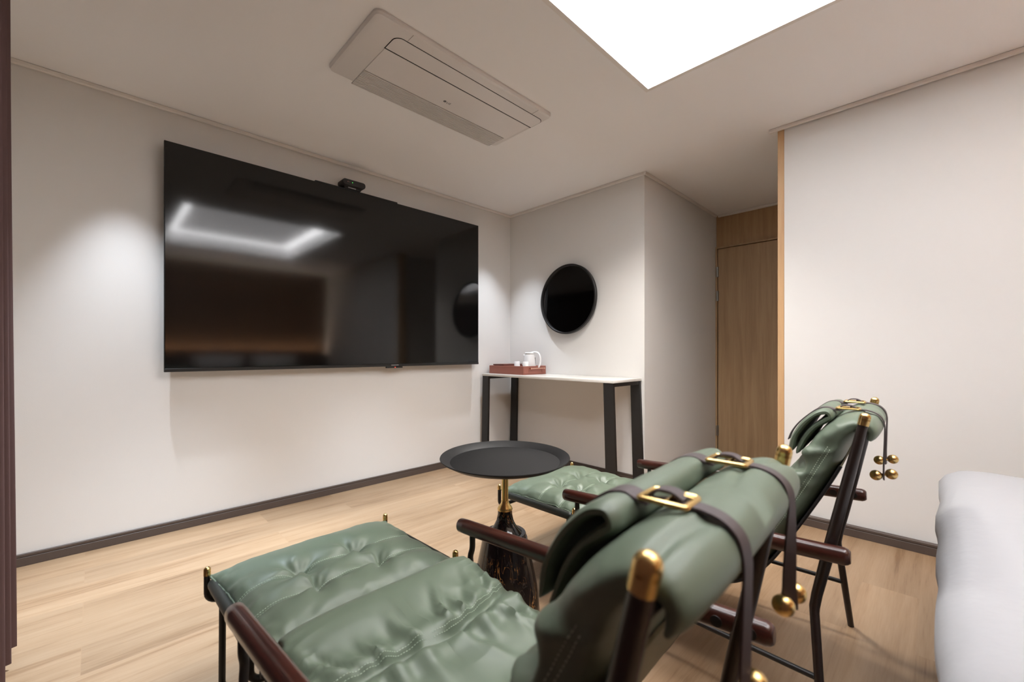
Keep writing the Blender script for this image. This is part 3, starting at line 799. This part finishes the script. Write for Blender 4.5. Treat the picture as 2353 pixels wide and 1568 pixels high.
def seat_cushion():
    NL, NA = 440, 140; vs = []; fs = []; AT = ang_table(NA)
    for i in range(NL+1):
        L = LT*i/NL
        for a in AT: vs.append(seat_pt(L, a))
    for i in range(NL):
        for j in range(NA):
            fs.append((i*NA+j, i*NA+(j+1) % NA, (i+1)*NA+(j+1) % NA, (i+1)*NA+j))
    fs.append(tuple(range(NA))); fs.append(tuple(NL*NA+j for j in range(NA)))
    return G().add(vs, fs)

def flap():
    """folded headrest pad, cross-section in (b,z)"""
    path = catmull([(-0.086, 0.706, 0), (-0.068, 0.750, 0), (-0.045, 0.785, 0), (-0.020, 0.806, 0), (-0.010, 0.817, 0), (-0.017, 0.829, 0), (-0.042, 0.821, 0), (-0.070, 0.790, 0), (-0.091, 0.752, 0), (-0.102, 0.708, 0)], 9)
    n = len(path); NS = 48; vs = []; fs = []
    def P(i, k, side):
        p = path[i]; a = path[max(0, i-1)]; b = path[min(n-1, i+1)]; t = (b-a).normalized(); nx, nz = -t.y, t.x
        u = k/NS; w_ = -1+2*u
        s = 0.015 + 0.185*w_
        e = min(1, (1-abs(w_))*14)**0.5; ee = min(1, min(i, n-1-i)/3.0)**0.5
        th_ = 0.0075*(0.35+0.65*e)*(0.3+0.7*ee)
        puff = 0.004*math.sin(PI*u)**0.6*math.sin(PI*i/(n-1)) + 0.003*noise.noise(Vector((s*14, i*0.12, side)))
        o = th_ if side > 0 else -th_
        if side > 0 or True: o += puff*(-1 if i < n*0.45 else -1)*0.6
        return (s, -(p.x+nx*o), p.y+nz*o)
    for side in (1, -1):
        for i in range(n):
            for k in range(NS+1): vs.append(P(i, k, side))
    B = n*(NS+1); m = NS+1
    for i in range(n-1):
        for k in range(NS):
            q = i*m+k; fs.append((q, q+1, q+m+1, q+m)); fs.append((B+q, B+q+m, B+q+m+1, B+q+1))
        for k in (0, NS): q = i*m+k; fs.append((q, q+m, B+q+m, B+q))
    for i in (0, n-1):
        for k in range(NS): q = i*m+k; fs.append((q, q+1, B+q+1, B+q))
    return G().add(vs, fs)
def ribbon(path, s0, width, th_=0.0026, twist=None):
    """flat strap: path of (b,z), in plane x=s0"""
    P = path; n = len(P); vs = []; fs = []
    for i in range(n):
        a = P[max(0, i-1)]; b = P[min(n-1, i+1)]; t = (b-a).normalized()
        T3 = Vector((0, -t.x, t.y)); W = Vector((1, 0, 0)); 
        if twist: W = Matrix.Rotation(twist(i/(n-1)), 3, T3) @ W
        N_ = T3.cross(W).normalized()
        ww = width(i/(n-1)) if callable(width) else width
        c = Vector((s0, -P[i].x, P[i].y))
        for a_, b_2 in ((-1, -1), (-0.92, 1), (0.92, 1), (1, -1)):
            vs.append(c + W*(a_*ww/2) + N_*(b_2*th_/2))
    for i in range(n-1):
        for j in range(4): fs.append((i*4+j, i*4+(j+1) % 4, (i+1)*4+(j+1) % 4, (i+1)*4+j))
    fs += [(0, 1, 2, 3), tuple((n-1)*4+j for j in range(4))]
    return G().add(vs, fs)
def make_chair(loc, rz, label, near):
    o = empty('lounge_chair', loc, label, 'lounge chair', rz, 'safari lounge chairs facing the television')
    cu_ = build('cushion', seat_cushion(), M['leather'], o, ang=70)
    # stitching beside the side seam and the seat seams
    for ed in (0.0, PI):
        g = G()
        for off in (0.030, -0.030):
            pts = []; nr = []; od = []
            for i in range(420):
                L = 0.02+(LT-0.16)*i/419
                a = ed + (off if ed == 0 else -off)
                p = seat_pt(L, a); dl = seat_pt(L+0.003, a)-p; da = seat_pt(L, a+0.03)-p
                n = dl.cross(da).normalized(); c3, _ = mid(L); ctr = Vector((0, -c3.x, c3.y))
                if n.dot(p-ctr) < 0: n = -n
                pts.append(p); nr.append(n); od.append(Vector((0, 0, 0)))
            dashes(g, pts, nr, od, 0)
        sm = build('seam_stitching', g, M['stitch'], cu_, smooth=False); sm['label'] = 'pale green double stitching'
    g = G()
    Lc = L_CREASE[0][0]
    for sg, offL in ((1, 0.012), (1, 0.018)):
        pts = []; nr = []; od = []
        for i in range(200):
            w_ = -0.93+1.86*i/199; lc = Lc + 0.8*0.022*math.cos(w_*2.2) - 0.016 + 0.006*math.sin(w_*5) - offL
            c = math.copysign(abs(w_)**(NS_/2), w_); a = math.acos(c); p = seat_pt(lc, a)
            dl = seat_pt(lc+0.003, a)-p; da = seat_pt(lc, a+0.01)-p; n = dl.cross(da).normalized()
            if n.z < 0: n = -n
            pts.append(p); nr.append(n); od.append(Vector((0, 0, 0)))
        dashes(g, pts, nr, od, 0)
    sm = build('seam_stitching', g, M['stitch'], cu_, smooth=False); sm['label'] = 'pale green double stitching'
    # dark sling sheet behind and below the cushion
    vs = []; fs = []; k = 0
    Ls = [0.03+(LT-0.20)*i/90 for i in range(91)]
    for L in Ls:
        p, t = mid(L); nx, nz = t[1], -t[0]; h = p.z*0.85+0.001; hw = halfw(L)-0.006
        for dd in (0, 0.004):
            for s in (-hw, hw): vs.append((s, -(p.x+nx*(h+dd)), p.y+nz*(h+dd)))
    for i in range(90):
        a = i*4; b = a+4
        fs += [(a, a+1, b+1, b), (a+2, b+2, b+3, a+3), (a, b, b+2, a+2), (a+1, a+3, b+3, b+1)]
    fs += [(0, 2, 3, 1), (360, 361, 363, 362)]
    sl = build('sling_backing', G().add(vs, fs), M['backing'], o, ang=60)
    for sx in (-1, 1):
        pts = []
        for L in Ls: 
            p, t = mid(L); nx, nz = t[1], -t[0]; h = p.z*0.85+0.002; hw = halfw(L)-0.006
            pts.append((sx*hw, -(p.x+nx*h), p.y+nz*h))
        build('edge_binding', G().tube(pts, 0.0042, 8), M['black'], sl, ang=70)
    # headrest
    fl = build('headrest_pad', flap(), M['leather'], o, ang=60)
    # straps with buckles and balls
    for q, s0 in enumerate((-0.108, 0.107)):
        front = catmull([(-0.114, 0.735, 0), (-0.104, 0.762, 0), (-0.086, 0.790, 0), (-0.060, 0.818, 0), (-0.040, 0.8335, 0), (-0.020, 0.8385, 0), (-0.004, 0.834, 0), (0.010, 0.832, 0)], 8)
        sp = build('strap', ribbon(front, s0, 0.030), M['strap'], o, ang=40)
        back = catmull([(0.004, 0.832, 0), (0.022, 0.836, 0), (0.045, 0.8375, 0), (0.066, 0.837, 0), (0.085, 0.831, 0), (0.098, 0.818, 0), (0.103, 0.798, 0), (0.103, 0.770, 0), (0.102, 0.73, 0), (0.101, 0.69, 0), (0.101, 0.655, 0)], 8)
        def wd(t): return 0.022*(1-0.22*smoothstep(0.35, 0.7, t)) + 0.004*smoothstep(0.92, 0.97, t)
        build('strap_tail', ribbon(back, s0, wd, twist=(lambda t: 0.18*smoothstep(0.40, 0.6, t) + 0.12*smoothstep(0.6, 0.95, t)) if (near and q == 0) else ((lambda t: 0.28*smoothstep(0.40, 0.6, t) + 0.75*smoothstep(0.6, 0.95, t)) if near else (lambda t: 0.12*t*(1 if q else -1)))), M['strap'], sp, ang=40)
        loop = catmull([(0.004, 0.836, 0), (0.016, 0.846, 0), (0.032, 0.847, 0), (0.044, 0.841, 0)], 6)
        build('strap_loop', ribbon(loop, s0+0.003, 0.020), M['strap'], sp, ang=40)
        # buckle ring
        bw, bl = 0.0205, 0.0245; g = G(); pts = []
        cb, czz = 0.027, 0.8405
        for i in range(4):
            cx, cy = ((1, 1), (-1, 1), (-1, -1), (1, -1))[i]
            for kq in range(5):
                a = math.radians(90*i+90*kq/4); r = 0.004
                x = cx*(bw-r)+r*math.cos(a); y = cy*(bl-r)+r*math.sin(a)
                pts.append((s0+x, -(cb+y), czz - 2.2*y*y))
        pts += [pts[0], pts[1]]
        bk = build('buckle', G().tube(pts, 0.0033, 8, squash=(0.9, 1.15)).tube([(s0-0.0195, -(cb+0.004), czz), (s0+0.0195, -(cb+0.004), czz)], 0.0022, 8).tube([(s0+0.007, -(cb+0.003), czz+0.003), (s0+0.007, -(cb+0.0245), czz+0.001)], 0.0019, 8), M['brass'], sp)
        # balls either side of the strap end
        for sgn in (1, -1):
            dv = Vector((sgn*0.0165, -sgn*0.004, 0)) if near else Vector((sgn*0.006, -sgn*0.0155, 0))
            c = Vector((s0, -0.101, 0.668 + (0.003 if sgn > 0 else -0.003))) + dv
            prof = [(0.0135*math.sin(PI*k/18), -0.0135*math.cos(PI*k/18)) for k in range(19)]
            prof[0] = (0.0003, prof[0][1]); prof[-1] = (0.0003, prof[-1][1])
            bb = build('brass_ball', G().lathe(prof, 28).xf(Matrix.Translation(c)), M['brass'], sp, ang=80)
        build('ball_pin', G().tube([Vector((s0, -0.101, 0.668))-dv*0.3, Vector((s0, -0.101, 0.668))+dv*0.3], 0.003, 8), M['brass'], sp)
    # frame
    for sx in (-1, 1):
        # back post / rear leg in one bent length
        top = Vector((sx*0.251, -0.066, 0.815)); bend = Vector((sx*0.266, 0.032, 0.335)); foot = Vector((sx*0.352, 0.0, 0.0006))
        pp = [top]
        for t in (0.25, 0.5, 0.75, 0.94): pp.append(top.lerp(bend, t))
        pp += [bend+Vector((0, -0.001, -0.004)), bend.lerp(foot, 0.05), bend.lerp(foot, 0.5), foot]
        build('rear_leg', G().tube(pp, [0.0105, 0.0125, 0.0135, 0.0135, 0.0125, 0.012, 0.011, 0.0105, 0.0095], 18), M['post'], o, ang=60)
        t = (top-bend).normalized(); a = top - t*0.0; b = top + t*0.031
        build('brass_cap', G().tube([a, a+t*0.012, b], 0.0118, 24, cap='round').tube([a-t*0.001, a+t*0.016], 0.0118, 24), M['brass'], o, ang=50)
        # armrest: round, slightly dropping towards the front
        xa = sx*0.303; af = Vector((xa, 0.800, 0.459)); ar = Vector((xa, -0.046, 0.497))
        dv = (ar-af).normalized()
        pts = [af, af+dv*0.003, af+dv*0.03]+[af.lerp(ar, t) for t in (0.2, 0.5, 0.8)]+[ar-dv*0.012, ar-dv*0.005, ar]
        am = build('armrest', G().tube(pts, [0.0185, 0.0205, 0.0212, 0.0212, 0.0212, 0.0215, 0.0212, 0.0185, 0.0140], 28, up=(0, 0, 1), squash=(1.0, 0.92), power=2.25), M['mahogany'], o, ang=50)
        for yy in (0.045, -0.012):
            zz = 0.459+(0.497-0.459)*(0.8-yy)/0.846
            g = G().lathe([(0.0, 0), (0.0105, 0), (0.0105, 0.0015), (0.005, 0.002), (0.0, 0.002)], 18)
            g.xf(Matrix.Translation((xa-sx*0.0192, yy, zz)) @ Matrix.Rotation(-sx*PI/2, 4, 'Y'))
            build('bolt', g, M['black'], am)
        build('arm_bracket', G().tube([(sx*0.268, 0.012, 0.487), (sx*0.290, 0.012, 0.487)], 0.006, 10), M['black'], o)
        # front support rising to the armrest, bending in under the seat
        y = 0.745
        fp = catmull([(xa, y, 0.446), (xa, y, 0.405), (xa-sx*0.004, y+0.004, 0.378), (xa-sx*0.002, y+0.002, 0.345), (xa, y, 0.300)], 6)
        arc = [Vector((xa-sx*0.03*(1-math.cos(a)), y, 0.285-0.03*math.sin(a))) for a in [PI/2*k/6 for k in range(7)]]
        build('arm_support', G().tube(list(fp)+arc+[Vector((sx*0.24, y, 0.255))], 0.0088, 12), M['black'], o, ang=60)
        build('front_leg', G().tube([(sx*0.268, y, 0.256), (sx*0.279, y-0.004, 0.0006)], 0.0098, 14), M['black'], o)
        build('side_stretcher', G().tube([(sx*0.2715, y, 0.185), (sx*0.305, 0.016, 0.172)], 0.0075, 12), M['black'], o)
    build('front_crossbar', G().tube([(-0.2399, 0.745, 0.255), (0.2399, 0.745, 0.255)], 0.0088, 12), M['black'], o)
    build('seat_front_bar', G().tube([(-0.285, 0.700, 0.372), (0.285, 0.700, 0.372)], 0.0075, 12), M['black'], o)
    build('top_crossbar', G().tube([(-0.251, -0.062, 0.792), (0.251, -0.062, 0.792)], 0.008, 12), M['black'], o)
    return o
make_chair((0.5454, 0.2372, 0), ROT, 'near sage green leather lounge chair, its back filling the foreground', True)
make_chair((1.6068, 0.2135, 0), math.radians(2.66), 'far sage green leather lounge chair, standing in front of the right wall', False)

# ------------------------------------------------------------ bed, pillows, headboard
bed = empty('bed', (1.65, -0.9, 0), 'bed under a thick white duvet at the right edge', 'bed')
def rrect(x0, x1, y0, y1, r, n=10, per=14):
    out = []
    for cx, cy, a0 in ((x1-r, y1-r, 0), (x0+r, y1-r, 90), (x0+r, y0+r, 180), (x1-r, y0+r, 270)):
        for k in range(n+1):
            a = math.radians(a0+90*k/n); out.append(Vector((cx+r*math.cos(a), cy+r*math.sin(a), 0)))
    res = []
    for a, b in zip(out, out[1:]+out[:1]):
        d_ = (b-a).length; m_ = max(1, int(d_/0.035))
        for k in range(m_): res.append(a.lerp(b, k/m_))
    return res
def duvet():
    base = rrect(0.86, 2.43, -1.70, -0.012, 0.07); n = len(base); vs = []; cx, cy = 1.645, -0.9
    prof = [(-0.004, 0.06), (-0.006, 0.15), (-0.002, 0.25), (0.002, 0.33), (-0.004, 0.40), (-0.018, 0.45), (-0.018, 0.485), (0.0, 0.515), (0.03, 0.538), (0.07, 0.549), (0.13, 0.555), (0.2, 0.557), (0.3, 0.558), (0.42, 0.559), (0.55, 0.56), (0.7, 0.56)]
    for ins, z in prof:
        for p in base:
            hx, hy = (2.43-0.86)/2, (1.70-0.012)/2
            x = cx+(p.x-cx)*(1-ins/hx) ; y = -0.856+(p.y+0.856)*(1-ins/hy)
            q = Vector((x*3.0, y*3.0, z*2)); d_ = noise.noise(q)*0.012 + noise.noise(q*2.3)*0.005
            rr = max(0, 1-ins/0.05)
            wv = 0.006*math.sin(x*17+1.2)*math.exp(-((z-0.2)/0.25)**2)
            dx, dy = (x-cx)/hx, (y+0.856)/hy; l = math.hypot(dx, dy)+1e-6
            k = 1 if abs(dy) > abs(dx) else 0
            vs.append((x + (d_*rr*math.copysign(1, dx) if not k else 0), y + ((d_*0.5+wv)*rr*math.copysign(1, dy) if k else 0), z + (d_*(1-rr)*0.8 if z > 0.5 else 0)))
    fs = [(i*n+j, i*n+(j+1) % n, (i+1)*n+(j+1) % n, (i+1)*n+j) for i in range(len(prof)-1) for j in range(n)]
    fs.append(tuple((len(prof)-1)*n+j for j in range(n)))
    return G().add(vs, fs)
relb('duvet', duvet(), M['duvet'], bed, ang=80)
relb('bed_base', G().box(0.90, 2.39, -1.68, -0.05, 0.0005, 0.06), M['headboard'], bed)
hb = build("headboard", G().box(0.3, XR-0.04, YB+0.070, YB+0.105, 0.0005, 1.04, 0.01, 2).box(0.3, XR-0.04, YB+0.001, YB+0.0695, 0.0005, 0.97), M['headboard'])
tag(hb, 'dark brown upholstered headboard along the wall behind the bed', 'headboard')
ls = build('wall_light_strip', G().box(0.3, XR-0.06, YB+0.010, YB+0.060, 0.9705, 0.98), M['warmled'])
tag(ls, 'warm glowing light strip behind the top of the headboard', 'light strip')
def pillow(loc, rx, lab):
    N_ = 24; vs = []; fs = []
    for sg in (1, -1):
        for i in range(N_+1):
            for j in range(N_+1):
                a, b = -1+2*i/N_, -1+2*j/N_
                f = max(0, (1-a**4)*(1-b**4))**0.6
                vs.append((a*0.33*(1-0.06*(1-b*b)*abs(a)), b*0.22*(1-0.06*(1-a*a)*abs(b)), sg*0.075*f))
    m = N_+1; B = m*m
    for i in range(N_):
        for j in range(N_):
            q = i*m+j; fs += [(q, q+m, q+m+1, q+1), (B+q, B+q+1, B+q+m+1, B+q+m)]
    p = build('pillow', G().add(vs, fs), M['pillow'], ang=80); p.location = loc; p.rotation_euler = (rx, 0, 0)
    tag(p, lab, 'pillow', 'white pillows propped against the headboard')
pillow((1.28, -1.58, 0.76), math.radians(62), 'white pillow leaning on the headboard, on the window side of the bed')
pillow((2.02, -1.58, 0.76), math.radians(62), 'white pillow leaning on the headboard, on the corridor side of the bed')
